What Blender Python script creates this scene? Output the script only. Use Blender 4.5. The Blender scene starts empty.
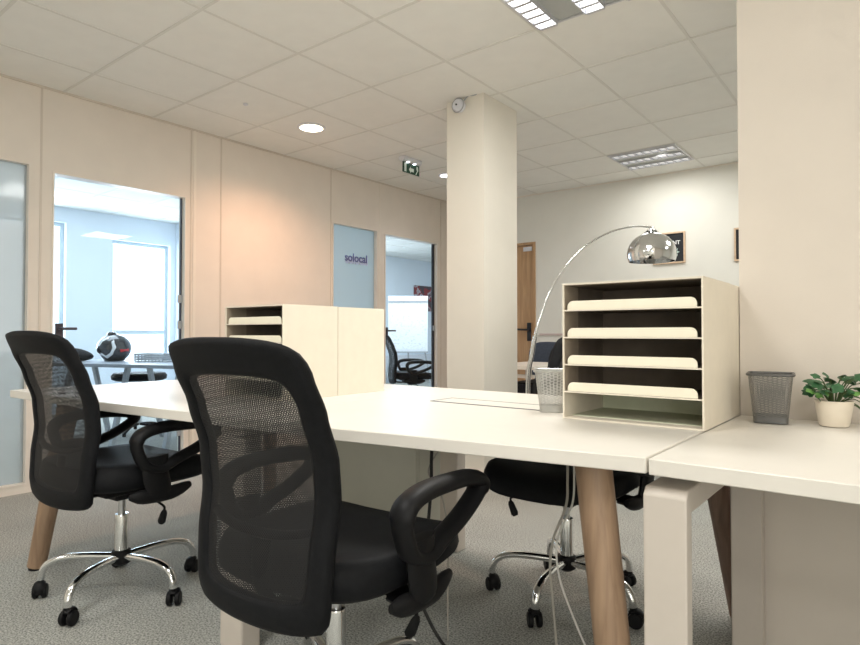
import bpy, bmesh, math, random
from mathutils import Vector, Matrix
random.seed(7)
PI = math.pi
R = math.radians
scene = bpy.context.scene
COL = scene.collection

# ---------------------------------------------------------------- materials
def mat(name, color, rough=0.5, metal=0.0, noise=0.0, nscale=40.0, bump=0.0, bscale=200.0, spec=0.5,
        emit=None, estr=0.0, coat=0.0, stretch=None):
    m = bpy.data.materials.new(name); m.use_nodes = True
    nt = m.node_tree; b = nt.nodes['Principled BSDF']
    b.inputs['Base Color'].default_value = (*color, 1)
    b.inputs['Roughness'].default_value = rough
    b.inputs['Metallic'].default_value = metal
    b.inputs['Specular IOR Level'].default_value = spec
    b.inputs['Coat Weight'].default_value = coat
    if emit:
        b.inputs['Emission Color'].default_value = (*emit, 1); b.inputs['Emission Strength'].default_value = estr
    if noise or bump:
        tc = nt.nodes.new('ShaderNodeTexCoord')
        mp = nt.nodes.new('ShaderNodeMapping'); nt.links.new(tc.outputs['Object'], mp.inputs[0])
        if stretch: mp.inputs['Scale'].default_value = stretch
    if noise:
        n = nt.nodes.new('ShaderNodeTexNoise'); n.inputs['Scale'].default_value = nscale; n.inputs['Detail'].default_value = 4
        nt.links.new(mp.outputs[0], n.inputs['Vector'])
        r = nt.nodes.new('ShaderNodeValToRGB')
        r.color_ramp.elements[0].position = .3; r.color_ramp.elements[1].position = .7
        lo = [max(0, c * (1 - noise)) for c in color]; hi = [min(1, c * (1 + noise)) for c in color]
        r.color_ramp.elements[0].color = (*lo, 1); r.color_ramp.elements[1].color = (*hi, 1)
        nt.links.new(n.outputs['Fac'], r.inputs[0]); nt.links.new(r.outputs[0], b.inputs['Base Color'])
    if bump:
        n2 = nt.nodes.new('ShaderNodeTexNoise'); n2.inputs['Scale'].default_value = bscale; n2.inputs['Detail'].default_value = 3
        nt.links.new(mp.outputs[0], n2.inputs['Vector'])
        bp = nt.nodes.new('ShaderNodeBump'); bp.inputs['Strength'].default_value = bump; bp.inputs['Distance'].default_value = .002
        nt.links.new(n2.outputs['Fac'], bp.inputs['Height']); nt.links.new(bp.outputs[0], b.inputs['Normal'])
    return m

def glass_mat(name, tint, gloss=0.08, diffuse=0.0, dcol=(.6, .75, .78), grough=0.02, gradient=False):
    m = bpy.data.materials.new(name); m.use_nodes = True
    nt = m.node_tree; nt.nodes.remove(nt.nodes['Principled BSDF'])
    out = nt.nodes['Material Output']
    tr = nt.nodes.new('ShaderNodeBsdfTransparent'); tr.inputs[0].default_value = (*tint, 1)
    gl = nt.nodes.new('ShaderNodeBsdfGlossy'); gl.inputs['Roughness'].default_value = grough
    mx = nt.nodes.new('ShaderNodeMixShader'); mx.inputs[0].default_value = gloss
    nt.links.new(tr.outputs[0], mx.inputs[1]); nt.links.new(gl.outputs[0], mx.inputs[2])
    last = mx
    if diffuse:
        df = nt.nodes.new('ShaderNodeBsdfDiffuse'); df.inputs[0].default_value = (*dcol, 1)
        tl = nt.nodes.new('ShaderNodeBsdfTranslucent'); tl.inputs[0].default_value = (*dcol, 1)
        ad = nt.nodes.new('ShaderNodeMixShader'); ad.inputs[0].default_value = .45
        nt.links.new(df.outputs[0], ad.inputs[1]); nt.links.new(tl.outputs[0], ad.inputs[2])
        m2 = nt.nodes.new('ShaderNodeMixShader'); m2.inputs[0].default_value = diffuse
        nt.links.new(mx.outputs[0], m2.inputs[1]); nt.links.new(ad.outputs[0], m2.inputs[2])
        last = m2
    nt.links.new(last.outputs[0], out.inputs[0])
    return m

def mesh_fabric(name, color, pitch, fill, rough=.6, metal=0.0, rot=0.0):
    """woven net: opaque strands, transparent holes laid out on the object's own UV map"""
    m = bpy.data.materials.new(name); m.use_nodes = True
    nt = m.node_tree; b = nt.nodes['Principled BSDF']; out = nt.nodes['Material Output']
    b.inputs['Base Color'].default_value = (*color, 1); b.inputs['Roughness'].default_value = rough; b.inputs['Metallic'].default_value = metal
    uv = nt.nodes.new('ShaderNodeTexCoord')
    mp = nt.nodes.new('ShaderNodeMapping'); mp.inputs['Scale'].default_value = (1 / pitch,) * 3; mp.inputs['Rotation'].default_value = (0, 0, rot)
    nt.links.new(uv.outputs['UV'], mp.inputs[0])
    v = nt.nodes.new('ShaderNodeTexVoronoi'); v.inputs['Randomness'].default_value = 0.0; v.inputs['Scale'].default_value = 1.0
    v.voronoi_dimensions = '2D'
    nt.links.new(mp.outputs[0], v.inputs['Vector'])
    lt = nt.nodes.new('ShaderNodeMath'); lt.operation = 'LESS_THAN'; lt.inputs[1].default_value = fill
    nt.links.new(v.outputs['Distance'], lt.inputs[0])
    t = nt.nodes.new('ShaderNodeBsdfTransparent')
    mx = nt.nodes.new('ShaderNodeMixShader')
    nt.links.new(lt.outputs[0], mx.inputs[0]); nt.links.new(b.outputs[0], mx.inputs[1]); nt.links.new(t.outputs[0], mx.inputs[2])
    nt.links.new(mx.outputs[0], out.inputs[0])
    return m

def wood_mat(name, c1, c2, scale=(60, 60, 4), rough=.45):
    m = bpy.data.materials.new(name); m.use_nodes = True
    nt = m.node_tree; b = nt.nodes['Principled BSDF']; b.inputs['Roughness'].default_value = rough
    tc = nt.nodes.new('ShaderNodeTexCoord'); mp = nt.nodes.new('ShaderNodeMapping'); mp.inputs['Scale'].default_value = scale
    nt.links.new(tc.outputs['Object'], mp.inputs[0])
    n = nt.nodes.new('ShaderNodeTexNoise'); n.inputs['Scale'].default_value = 1; n.inputs['Detail'].default_value = 6; n.inputs['Distortion'].default_value = .6
    nt.links.new(mp.outputs[0], n.inputs['Vector'])
    r = nt.nodes.new('ShaderNodeValToRGB'); r.color_ramp.elements[0].position = .3; r.color_ramp.elements[1].position = .75
    r.color_ramp.elements[0].color = (*c1, 1); r.color_ramp.elements[1].color = (*c2, 1)
    nt.links.new(n.outputs['Fac'], r.inputs[0]); nt.links.new(r.outputs[0], b.inputs['Base Color'])
    return m

def carpet_mat():
    m = bpy.data.materials.new('speckled_carpet'); m.use_nodes = True
    nt = m.node_tree; b = nt.nodes['Principled BSDF']; b.inputs['Roughness'].default_value = .95; b.inputs['Specular IOR Level'].default_value = .15
    tc = nt.nodes.new('ShaderNodeTexCoord')
    n = nt.nodes.new('ShaderNodeTexNoise'); n.inputs['Scale'].default_value = 150; n.inputs['Detail'].default_value = 3; n.inputs['Roughness'].default_value = .7
    nt.links.new(tc.outputs['Object'], n.inputs['Vector'])
    r = nt.nodes.new('ShaderNodeValToRGB'); r.color_ramp.elements[0].position = .36; r.color_ramp.elements[1].position = .66
    r.color_ramp.elements[0].color = (.18, .185, .17, 1); r.color_ramp.elements[1].color = (.71, .71, .665, 1)
    nt.links.new(n.outputs['Fac'], r.inputs[0])
    n2 = nt.nodes.new('ShaderNodeTexNoise'); n2.inputs['Scale'].default_value = 3.2; n2.inputs['Detail'].default_value = 2
    nt.links.new(tc.outputs['Object'], n2.inputs['Vector'])
    mx = nt.nodes.new('ShaderNodeMix'); mx.data_type = 'RGBA'; mx.blend_type = 'MULTIPLY'; mx.inputs[0].default_value = .25
    nt.links.new(r.outputs[0], mx.inputs[6]); nt.links.new(n2.outputs['Fac'], mx.inputs[7])
    nt.links.new(mx.outputs[2], b.inputs['Base Color'])
    bp = nt.nodes.new('ShaderNodeBump'); bp.inputs['Strength'].default_value = .5; bp.inputs['Distance'].default_value = .004
    nt.links.new(n.outputs['Fac'], bp.inputs['Height']); nt.links.new(bp.outputs[0], b.inputs['Normal'])
    return m

M = {}
M['wall_warm'] = mat('warm_white_partition', (.80, .735, .665), .55, noise=.02, nscale=6, bump=.05, bscale=300)
M['wall_pier'] = mat('matt_painted_pier', (.72, .655, .585), .8, noise=.02, nscale=5, bump=.15, bscale=260)
M['wall_back'] = mat('matt_white_wall', (.83, .82, .76), .75, noise=.015, nscale=5, bump=.1, bscale=260)
M['wall_blue'] = mat('cool_white_wall', (.80, .86, .93), .8, noise=.01, nscale=5)
M['pillar'] = mat('cream_column_paint', (.78, .74, .66), .7, noise=.02, nscale=4, bump=.1, bscale=260)
M['ceiling'] = mat('mineral_ceiling_tile', (.90, .89, .85), .9, noise=.015, nscale=9, bump=.3, bscale=420)
M['grid'] = mat('ceiling_tee_paint', (.77, .755, .71), .5, noise=.01)
M['trim'] = mat('partition_joint_profile', (.68, .61, .535), .4, noise=.01)
M['trim_light'] = mat('white_joint_profile', (.84, .78, .70), .35, noise=.01)
M['dark_gasket'] = mat('dark_gasket', (.05, .045, .06), .5, noise=.05)
M['black_edge'] = mat('black_door_edge', (.02, .02, .025), .4, noise=.05)
M['carpet'] = carpet_mat()
M['desk'] = mat('white_laminate_top', (.77, .735, .675), .38, noise=.012, nscale=14, bump=.02, bscale=500)
M['desk_edge'] = mat('white_laminate_panel', (.78, .735, .66), .45, noise=.015, nscale=14)
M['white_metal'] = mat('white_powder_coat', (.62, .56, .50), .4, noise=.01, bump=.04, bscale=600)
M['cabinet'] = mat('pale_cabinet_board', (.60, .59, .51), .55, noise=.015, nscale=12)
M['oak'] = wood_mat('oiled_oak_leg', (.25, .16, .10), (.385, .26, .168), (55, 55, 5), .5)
M['shaded_oak'] = wood_mat('shaded_oak_leg', (.20, .13, .10), (.33, .23, .18), (55, 55, 5), .6)  # same oak, with the shade under the desk put into its colour
M['door_wood'] = wood_mat('light_oak_door', (.42, .25, .125), (.58, .37, .20), (30, 30, 3), .5)
M['leather'] = mat('black_leather', (.009, .0095, .011), .58, spec=.13, noise=.15, nscale=60, bump=.35, bscale=320)
M['plastic'] = mat('black_plastic', (.007, .007, .008), .5, spec=.2, noise=.1, nscale=80, bump=.08, bscale=500)
M['net'] = mesh_fabric('black_chair_net', (.012, .012, .014), 0.0046, .335, .6, rot=.6)
M['net_inner'] = mesh_fabric('black_chair_net_inner', (.012, .012, .014), .0043, .315, .6, rot=1.38)
M['chrome'] = mat('polished_chrome', (.78, .79, .80), .12, 1.0, noise=.02, nscale=20)
M['dull_chrome'] = mat('dull_steel', (.55, .56, .58), .3, 1.0, noise=.04, nscale=40)
M['card'] = mat('cream_sorter_board', (.80, .735, .62), .55, noise=.02, nscale=20)
M['card_lip'] = mat('cream_tray_board', (.90, .85, .70), .5, noise=.015, nscale=20)
M['card_in'] = mat('dark_shaded_board', (.25, .205, .16), .7, noise=.12, nscale=15)  # dark board, part own colour, part shade of the tiers put into it
M['card_half_shade'] = mat('half_shaded_sorter_side', (.40, .33, .25), .7, noise=.08, nscale=15)  # lighter step of the painted-in shade, near the open front
M['card_bounce'] = mat('bounce_tinted_board', (.74, .78, .60), .6, noise=.04, nscale=20)  # light bounced off the desk, painted into the lowest tier
M['wire'] = mesh_fabric('grey_wire_net', (.20, .195, .185), .0036, .37, .4, .5, rot=.78)
M['wire_solid'] = mat('grey_painted_steel', (.15, .15, .15), .4, .6, noise=.05)
M['wire_light'] = mesh_fabric('silver_wire_net', (.48, .48, .46), .0036, .37, .35, .6, rot=.78)
M['wire_light_solid'] = mat('silver_painted_steel', (.42, .42, .40), .35, .7, noise=.05)
M['pot'] = mat('cream_ceramic', (.80, .72, .60), .35, noise=.02, nscale=30)
M['soil'] = mat('dark_soil', (.05, .035, .025), .95, noise=.4, nscale=80, bump=.8, bscale=100)
M['leaf'] = mat('dark_green_leaf', (.035, .115, .045), .4, noise=.35, nscale=40, bump=.2, bscale=90)
M['leaf_light'] = mat('fresh_green_leaf', (.15, .33, .08), .4, noise=.3, nscale=40, bump=.2, bscale=90)
M['stem'] = mat('green_stem', (.06, .10, .03), .6, noise=.2)
M['glass'] = glass_mat('clear_door_glass', (.93, .98, 1.0), .02)
M['frost'] = glass_mat('frosted_film_glass', (.86, .88, .88), .06, .62, (.60, .635, .63), .1)
M['frost2'] = glass_mat('pale_film_glass', (.82, .89, .92), .05, .72, (.58, .67, .70), .1)
M['logo'] = mat('navy_lettering', (.10, .11, .30), .5, noise=.02)
M['logo_soft'] = mat('lilac_lettering_shadow', (.50, .55, .75), .6, noise=.02)
M['sign_green'] = mat('exit_sign_green', (.008, .06, .035), .5, noise=.05)
M['sign_white'] = mat('exit_sign_white', (.75, .85, .80), .5, noise=.02)
M['housing'] = mat('white_plastic_housing', (.74, .75, .80), .3, noise=.01)
M['louvre'] = mat('brushed_louvre', (.70, .70, .73), .3, .7, noise=.05)
M['reflector'] = mat('grey_reflector', (.52, .54, .53), .4, .3, noise=.02)
M['tube_on'] = mat('lit_tube', (1, 1, 1), .5, noise=.001, emit=(.95, .97, 1), estr=4)
M['tube_dim'] = mat('dim_tube', (.85, .86, .9), .5, noise=.001, emit=(.95, .97, 1), estr=.35)
M['spot_warm'] = mat('warm_downlight_disc', (1, .95, .85), .5, noise=.001, emit=(1, .86, .62), estr=9)
M['spot_cool'] = mat('cool_downlight_disc', (1, 1, 1), .5, noise=.001, emit=(.92, .93, 1), estr=7)
M['board_black'] = mat('black_letter_board', (.02, .022, .026), .8, noise=.1, nscale=60)
M['frame_oak'] = wood_mat('pale_oak_frame', (.62, .44, .29), (.74, .56, .40), (40, 40, 40), .5)
M['letter'] = mat('white_plastic_letter', (.85, .87, .88), .5, noise=.01)
M['paper'] = mat('white_paper_sheet', (.88, .90, .93), .6, noise=.03, nscale=25)
M['grey_metal'] = mat('grey_metal', (.42, .44, .47), .4, .3, noise=.04)
M['tableA'] = mat('grey_blue_table', (.27, .30, .35), .4, noise=.03)
M['helmet_black'] = mat('gloss_black_shell', (.015, .015, .02), .15, noise=.05, coat=1)
M['helmet_white'] = mat('gloss_white_graphic', (.85, .86, .88), .2, noise=.01)
M['helmet_red'] = mat('red_graphic', (.65, .04, .05), .3, noise=.05)
M['bag'] = mat('black_nylon', (.012, .012, .015), .8, spec=.15, noise=.2, nscale=40, bump=.4, bscale=60)
M['navy'] = mat('slate_blue_fabric', (.045, .06, .09), .8, noise=.15, nscale=50)
M['cord_black'] = mat('black_cord', (.015, .015, .015), .5, noise=.05)
M['cord_grey'] = mat('grey_cord', (.38, .36, .32), .5, noise=.05)
M['cord_white'] = mat('white_cord', (.70, .69, .66), .5, noise=.02)
M['window_frame'] = mat('grey_window_frame', (.55, .63, .68), .4, noise=.02)
M['pane'] = glass_mat('window_pane_glass', (1, 1, 1), .04)
M['poster'] = None

def poster_mat():
    m = bpy.data.materials.new('red_grey_print'); m.use_nodes = True
    nt = m.node_tree; b = nt.nodes['Principled BSDF']; b.inputs['Roughness'].default_value = .6
    tc = nt.nodes.new('ShaderNodeTexCoord')
    n = nt.nodes.new('ShaderNodeTexNoise'); n.inputs['Scale'].default_value = 5; n.inputs['Detail'].default_value = 3
    nt.links.new(tc.outputs['Object'], n.inputs['Vector'])
    r = nt.nodes.new('ShaderNodeValToRGB'); r.color_ramp.interpolation = 'CONSTANT'
    e = r.color_ramp.elements; e[0].color = (.07, .06, .07, 1); e[0].position = 0; e[1].position = .46; e[1].color = (.28, .035, .04, 1)
    x = e.new(.54); x.color = (.45, .40, .42, 1); x = e.new(.62); x.color = (.16, .10, .12, 1)
    nt.links.new(n.outputs['Fac'], r.inputs[0]); nt.links.new(r.outputs[0], b.inputs['Base Color'])
    return m
M['poster'] = poster_mat()

def scribble_mat():
    m = bpy.data.materials.new('written_paper_sheet'); m.use_nodes = True
    nt = m.node_tree; b = nt.nodes['Principled BSDF']; b.inputs['Roughness'].default_value = .6
    tc = nt.nodes.new('ShaderNodeTexCoord'); mp = nt.nodes.new('ShaderNodeMapping'); mp.inputs['Scale'].default_value = (14, 14, 22)
    nt.links.new(tc.outputs['Object'], mp.inputs[0])
    n = nt.nodes.new('ShaderNodeTexNoise'); n.inputs['Scale'].default_value = 1.5; n.inputs['Detail'].default_value = 5
    nt.links.new(mp.outputs[0], n.inputs['Vector'])
    r = nt.nodes.new('ShaderNodeValToRGB'); e = r.color_ramp.elements
    e[0].position = .36; e[0].color = (.74, .77, .83, 1); e[1].position = .46; e[1].color = (.90, .92, .95, 1)
    nt.links.new(n.outputs['Fac'], r.inputs[0]); nt.links.new(r.outputs[0], b.inputs['Base Color'])
    return m
M['scribble'] = scribble_mat()

# ---------------------------------------------------------------- mesh helpers
def nb(): return bmesh.new()

def box(bm, lo, hi, mtx=None):
    vs = []
    for x in (lo[0], hi[0]):
        for y in (lo[1], hi[1]):
            for z in (lo[2], hi[2]):
                p = Vector((x, y, z))
                if mtx: p = mtx @ p
                vs.append(bm.verts.new(p))
    for f in ((0, 1, 3, 2), (4, 6, 7, 5), (0, 4, 5, 1), (2, 3, 7, 6), (0, 2, 6, 4), (1, 5, 7, 3)):
        bm.faces.new([vs[i] for i in f])
    return bm

def prism(bm, poly, f):
    """poly: list of 2D points; f(p, k) -> 3D point for k = 0 or 1"""
    a = [bm.verts.new(f(p, 0)) for p in poly]; b = [bm.verts.new(f(p, 1)) for p in poly]
    bm.faces.new(a); bm.faces.new(list(reversed(b)))
    n = len(poly)
    for i in range(n):
        bm.faces.new((a[i], b[i], b[(i + 1) % n], a[(i + 1) % n]))
    return bm

def tube(bm, pts, rad, n=10, closed=False, cap=True, flat=1.0, up=None):
    """sweep of an ellipse; flat squashes the second axis; up fixes the first axis"""
    pts = [Vector(p) for p in pts]; N = len(pts)
    rads = rad if isinstance(rad, (list, tuple)) else [rad] * N
    rings = []; prev = None
    for i, p in enumerate(pts):
        if closed: t = pts[(i + 1) % N] - pts[i - 1]
        elif i == 0: t = pts[1] - pts[0]
        elif i == N - 1: t = pts[-1] - pts[-2]
        else: t = (pts[i + 1] - pts[i]).normalized() + (pts[i] - pts[i - 1]).normalized()
        t.normalize()
        if up is not None: a = Vector(up) - t * t.dot(Vector(up))
        elif prev is None: a = t.orthogonal()
        else: a = prev - t * t.dot(prev)
        if a.length < 1e-6: a = t.orthogonal()
        a.normalize(); prev = a; b = t.cross(a)
        rings.append([bm.verts.new(p + a * (math.cos(2 * PI * k / n) * rads[i]) + b * (math.sin(2 * PI * k / n) * rads[i] * flat)) for k in range(n)])
    m = N if closed else N - 1
    for i in range(m):
        r0, r1 = rings[i], rings[(i + 1) % N]
        for k in range(n):
            bm.faces.new((r0[k], r0[(k + 1) % n], r1[(k + 1) % n], r1[k]))
    if cap and not closed:
        bm.faces.new(list(reversed(rings[0]))); bm.faces.new(rings[-1])
    return bm

def lathe(bm, prof, n=24, c=(0, 0, 0), mtx=None, cap=True):
    rings = []
    for r, z in prof:
        ring = []
        for k in range(n):
            p = Vector((c[0] + r * math.cos(2 * PI * k / n), c[1] + r * math.sin(2 * PI * k / n), c[2] + z))
            if mtx: p = mtx @ p
            ring.append(bm.verts.new(p))
        rings.append(ring)
    for i in range(len(prof) - 1):
        for k in range(n):
            bm.faces.new((rings[i][k], rings[i][(k + 1) % n], rings[i + 1][(k + 1) % n], rings[i + 1][k]))
    if cap:
        if prof[0][0] > 1e-5: bm.faces.new(list(reversed(rings[0])))
        if prof[-1][0] > 1e-5: bm.faces.new(rings[-1])
    return bm

def smooth_path(pts, k=6, closed=False):
    pts = [Vector(p) for p in pts]; N = len(pts); out = []
    m = N if closed else N - 1
    for i in range(m):
        p1 = pts[i]; p2 = pts[(i + 1) % N]
        p0 = pts[i - 1] if (closed or i > 0) else p1 * 2 - p2
        p3 = pts[(i + 2) % N] if (closed or i < N - 2) else p2 * 2 - p1
        for j in range(k):
            t = j / k
            out.append(.5 * ((2 * p1) + (p2 - p0) * t + (2 * p0 - 5 * p1 + 4 * p2 - p3) * t * t + (3 * p1 - p0 - 3 * p2 + p3) * t ** 3))
    if not closed: out.append(pts[-1])
    return out

def obj(name, bm, m, parent=None, bevel=0, smooth=True, angle=40, label=None, subsurf=0, mtx=None):
    if mtx is not None: bmesh.ops.transform(bm, matrix=mtx, verts=bm.verts)
    bmesh.ops.recalc_face_normals(bm, faces=bm.faces)
    me = bpy.data.meshes.new(name); bm.to_mesh(me); bm.free()
    if smooth and len(me.polygons):
        me.polygons.foreach_set('use_smooth', [True] * len(me.polygons))
        me.set_sharp_from_angle(angle=R(angle))
    if m: me.materials.append(m)
    o = bpy.data.objects.new(name, me); COL.objects.link(o)
    if parent: o.parent = parent
    if bevel:
        b = o.modifiers.new('bevel', 'BEVEL'); b.width = bevel; b.segments = 2; b.limit_method = 'ANGLE'; b.angle_limit = R(40)
    if subsurf:
        s = o.modifiers.new('sub', 'SUBSURF'); s.levels = subsurf; s.render_levels = subsurf
    if label: o['label'] = label
    return o

def thing(name, label, cat, loc=(0, 0, 0), rz=0, group=None):
    o = bpy.data.objects.new(name, None); COL.objects.link(o)
    o.location = loc; o.rotation_euler = (0, 0, rz); o['label'] = label; o['category'] = cat
    o.empty_display_size = .1
    if group: o['group'] = group
    return o

def tag(o, label, cat, group=None):
    o['label'] = label; o['category'] = cat
    if group: o['group'] = group
    return o

def struct(name, bm, m, parent=None, bevel=0, label=None, cat=None, **k):
    o = obj(name, bm, m, parent, bevel, **k)
    if parent is None:
        o['kind'] = 'structure'
        if label: o['label'] = label
        if cat: o['category'] = cat
    return o

def dup(root, loc, rz, label):
    r = root.copy(); COL.objects.link(r); r.location = loc; r.rotation_euler = (0, 0, rz); r['label'] = label
    for ch in list(root.children):
        c = ch.copy(); COL.objects.link(c); c.parent = r
        for g in list(ch.children):
            d = g.copy(); COL.objects.link(d); d.parent = c
    return r

def text_bm(s, size, depth=.001, bold=0.0, spacing=1.0):
    cu = bpy.data.curves.new('txt', 'FONT'); cu.body = s; cu.size = size; cu.extrude = depth; cu.offset = bold; cu.space_character = spacing
    cu.align_x = 'CENTER'; cu.align_y = 'CENTER'
    o = bpy.data.objects.new('txt', cu); COL.objects.link(o)
    dg = bpy.context.evaluated_depsgraph_get(); dg.update()
    me = bpy.data.meshes.new_from_object(o.evaluated_get(dg))
    bm = bmesh.new(); bm.from_mesh(me)
    bpy.data.objects.remove(o); bpy.data.curves.remove(cu); bpy.data.meshes.remove(me)
    return bm

# ---------------------------------------------------------------- the room shell
H = 2.6
XL, YB = -4.38, 6.19           # left partition face, back wall face
XR, YF = 3.2, -3.2             # behind the camera
XA = -8.37                     # outer wall of the side rooms
YN, YP, YE = -1.0, 4.70, 11.2  # side rooms

struct('floor', box(nb(), (XA - .2, YF - .1, -.06), (XR + .1, YE + .1, 0)), M['carpet'], label='pale grey speckled office carpet', cat='floor')
struct('ceiling', box(nb(), (XA - .2, YF - .1, H), (XR + .1, YE + .1, H + .06)), M['ceiling'], label='suspended ceiling of white mineral tiles', cat='ceiling')

# ceiling tees, one strip per line of the grid
def tee_grid(name, x0, x1, y0, y1, px, py, m):
    bm = nb(); w = .008
    x = px
    while x - .6 > x0: x -= .6
    while x < x1:
        if x > x0: box(bm, (x - w, y0, H - .0025), (x + w, y1, H + .001))
        x += .6
    y = py
    while y - .6 > y0: y -= .6
    while y < y1:
        if y > y0: box(bm, (x0, y - w, H - .0035), (x1, y + w, H + .001))
        y += .6
    return struct(name, bm, m, smooth=False)
tee_grid('trim_1', XL, XR, YF, YB, -3.92, 1.63, M['grid'])
tee_grid('trim_2', XA, XL - .08, YN, YP - .08, -4.9, 1.9, M['grid'])
tee_grid('trim_3', XA, XL - .08, YP, YE, -4.9, 5.2, M['grid'])

# left partition with its openings: window_1, door_1, window_2, door_2
T = .08
bm = nb()
ops = [(.55, 1.448, .05, 2.09), (1.572, 2.503, 0, 2.06), (4.02, 4.655, .05, 2.09), (4.765, 5.682, 0, 2.072)]
y = YF
for (a, b, z0, z1) in ops:
    box(bm, (XL - T, y, 0), (XL, a, H))
    box(bm, (XL - T, a, z1), (XL, b, H))
    if z0 > 0: box(bm, (XL - T, a, 0), (XL, b, z0))
    y = b
box(bm, (XL - T, y, 0), (XL, YE, H))
struct('wall_left', bm, M['wall_warm'], smooth=False, label='warm white partition wall with glazed doors', cat='wall')

n = 4
for yj, w, m in [(1.505, .006, 'trim'), (2.545, .006, 'trim'), (2.575, .012, 'trim_light'), (2.807, .006, 'trim'), (4.0, .006, 'trim'), (4.69, .008, 'trim_light'), (5.75, .006, 'trim')]:
    struct('trim_%d' % n, box(nb(), (XL - .002, yj - w, 0), (XL + .004, yj + w, H)), M[m], smooth=False); n += 1
# cornice strips
struct('trim_%d' % n, box(nb(), (XL, YF, H - .012), (XL + .014, YB, H)), M['trim'], smooth=False); n += 1
struct('trim_%d' % n, box(nb(), (XL + .014, YB - .014, H - .012), (XR, YB, H)), M['trim_light'], smooth=False); n += 1
# dado rail on the back wall
struct('trim_%d' % n, box(nb(), (-3.30, YB - .012, .985), (XR, YB, 1.005)), mat('pinkish_rail', (.62, .50, .48), .5, noise=.02), smooth=False); n += 1

def fill_window(name, a, b, z0, z1, gm, label):
    fr = nb(); w = .013
    box(fr, (XL - T, a, z0), (XL + .006, a + w, z1)); box(fr, (XL - T, b - w, z0), (XL + .006, b, z1))
    box(fr, (XL - T, a + w, z0), (XL + .006, b - w, z0 + w)); box(fr, (XL - T, a + w, z1 - w), (XL + .006, b - w, z1))
    o = struct(name, fr, M['wall_warm'], smooth=False, label=label, cat='window')
    obj('glass_pane', box(nb(), (XL - .045, a + w, z0 + w), (XL - .035, b - w, z1 - w)), gm, o, smooth=False)
    return o
fill_window('window_1', .55, 1.448, .05, 2.09, M['frost'], 'tall frosted glass panel at the left end of the partition')
w2 = fill_window('window_2', 4.02, 4.655, .05, 2.09, M['frost2'], 'frosted pale blue glass panel carrying navy lettering')
MT = Matrix(((0, 0, 1, XL - .030), (1, 0, 0, 4.375), (0, 1, 0, 1.768), (0, 0, 0, 1)))
tb = text_bm('solocal', .115, .0008, .0022)
obj('lettering', tb, M['logo'], w2, smooth=False, mtx=MT)
obj('lettering_shadow', text_bm('solocal', .115, .0004, .0045), M['logo_soft'], w2, smooth=False, mtx=Matrix.Translation((-.0015, .012, -.022)) @ MT)

def fill_door(name, a, b, z1, label, dark_right):
    fr = nb(); w = .010
    box(fr, (XL - T, a, 0), (XL + .008, a + w, z1)); box(fr, (XL - T, b - w, 0), (XL + .008, b, z1))
    box(fr, (XL - T, a + w, z1 - w), (XL + .008, b - w, z1))
    o = struct(name, fr, M['trim_light'], smooth=False, label=label, cat='door')
    obj('glass_leaf', box(nb(), (XL - .05, a + w + .006, .012), (XL - .04, b - w - .006, z1 - w - .004)), M['glass'], o, smooth=False)
    g = nb(); box(g, (XL - .055, a + w, 0), (XL - .034, a + w + .008, z1 - w)); obj('gasket', g, M['dark_gasket'], o, smooth=False)
    g = nb(); box(g, (XL - .055, b - w - (.03 if dark_right else .008), 0), (XL - .034, b - w, z1 - w)); obj('gasket', g, M['black_edge'] if dark_right else M['dark_gasket'], o, smooth=False)
    hd = nb(); ya = a + w + .05
    box(hd, (XL - .036, ya - .022, .98), (XL - .022, ya + .022, 1.07))
    tube(hd, smooth_path([(XL - .03, ya, 1.035), (XL + .02, ya, 1.035), (XL + .03, ya + .02, 1.035), (XL + .03, ya + .085, 1.035)], 4), .009, 8)
    obj('door_handle', hd, M['dark_gasket'], o)
    for zh in ((.25, 1.07, 1.27) if not dark_right else (.25, 1.07)):
        h = nb(); box(h, (XL - .034, b - w - .035, zh - .030), (XL - .02, b - w, zh + .030)); obj('hinge', h, M['grey_metal'], o, bevel=.003)
    return o
fill_door('door_1', 1.572, 2.503, 2.06, 'glass door on the left opening onto a bright meeting room', False)
fill_door('door_2', 4.765, 5.682, 2.072, 'glass door near the column opening onto the room with the flipchart', True)

# back wall and its wooden door
bm = nb(); dx0, dx1, dz = -4.17, -3.35, 2.055
box(bm, (XL, YB, 0), (dx0, YB + .1, H)); box(bm, (dx1, YB, 0), (XR + .1, YB + .1, H)); box(bm, (dx0, YB, dz), (dx1, YB + .1, H))
struct('wall_back', bm, M['wall_back'], smooth=False, label='plain off-white back wall', cat='wall')
fr = nb(); box(fr, (dx0, YB - .012, 0), (dx0 + .03, YB + .1, dz)); box(fr, (dx1 - .03, YB - .012, 0), (dx1, YB + .1, dz)); box(fr, (dx0 + .03, YB - .012, dz - .03), (dx1 - .03, YB + .1, dz))
d3 = struct('door_3', fr, M['door_wood'], bevel=.002, label='light oak door in the back wall beside the column', cat='door')
obj('door_leaf', box(nb(), (dx0 + .033, YB + .012, .01), (dx1 - .033, YB + .052, dz - .033)), M['door_wood'], d3, bevel=.002)
hd = nb(); box(hd, (dx1 - .115, YB + .002, .92), (dx1 - .065, YB + .014, 1.13))
tube(hd, smooth_path([(dx1 - .09, YB + .01, 1.05), (dx1 - .09, YB - .04, 1.05), (dx1 - .11, YB - .05, 1.05), (dx1 - .24, YB - .05, 1.055)], 4), .011, 8)
obj('door_handle', hd, M['black_edge'], d3)
hd = nb(); box(hd, (dx1 - .16, YB - .004, dz - .10), (dx1 - .05, YB + .013, dz - .05)); obj('door_closer', hd, M['housing'], d3, bevel=.003)
struct('baseboard_back', box(nb(), (dx1, YB - .014, 0), (XR, YB, .09)), M['trim_light'], smooth=False)

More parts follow.
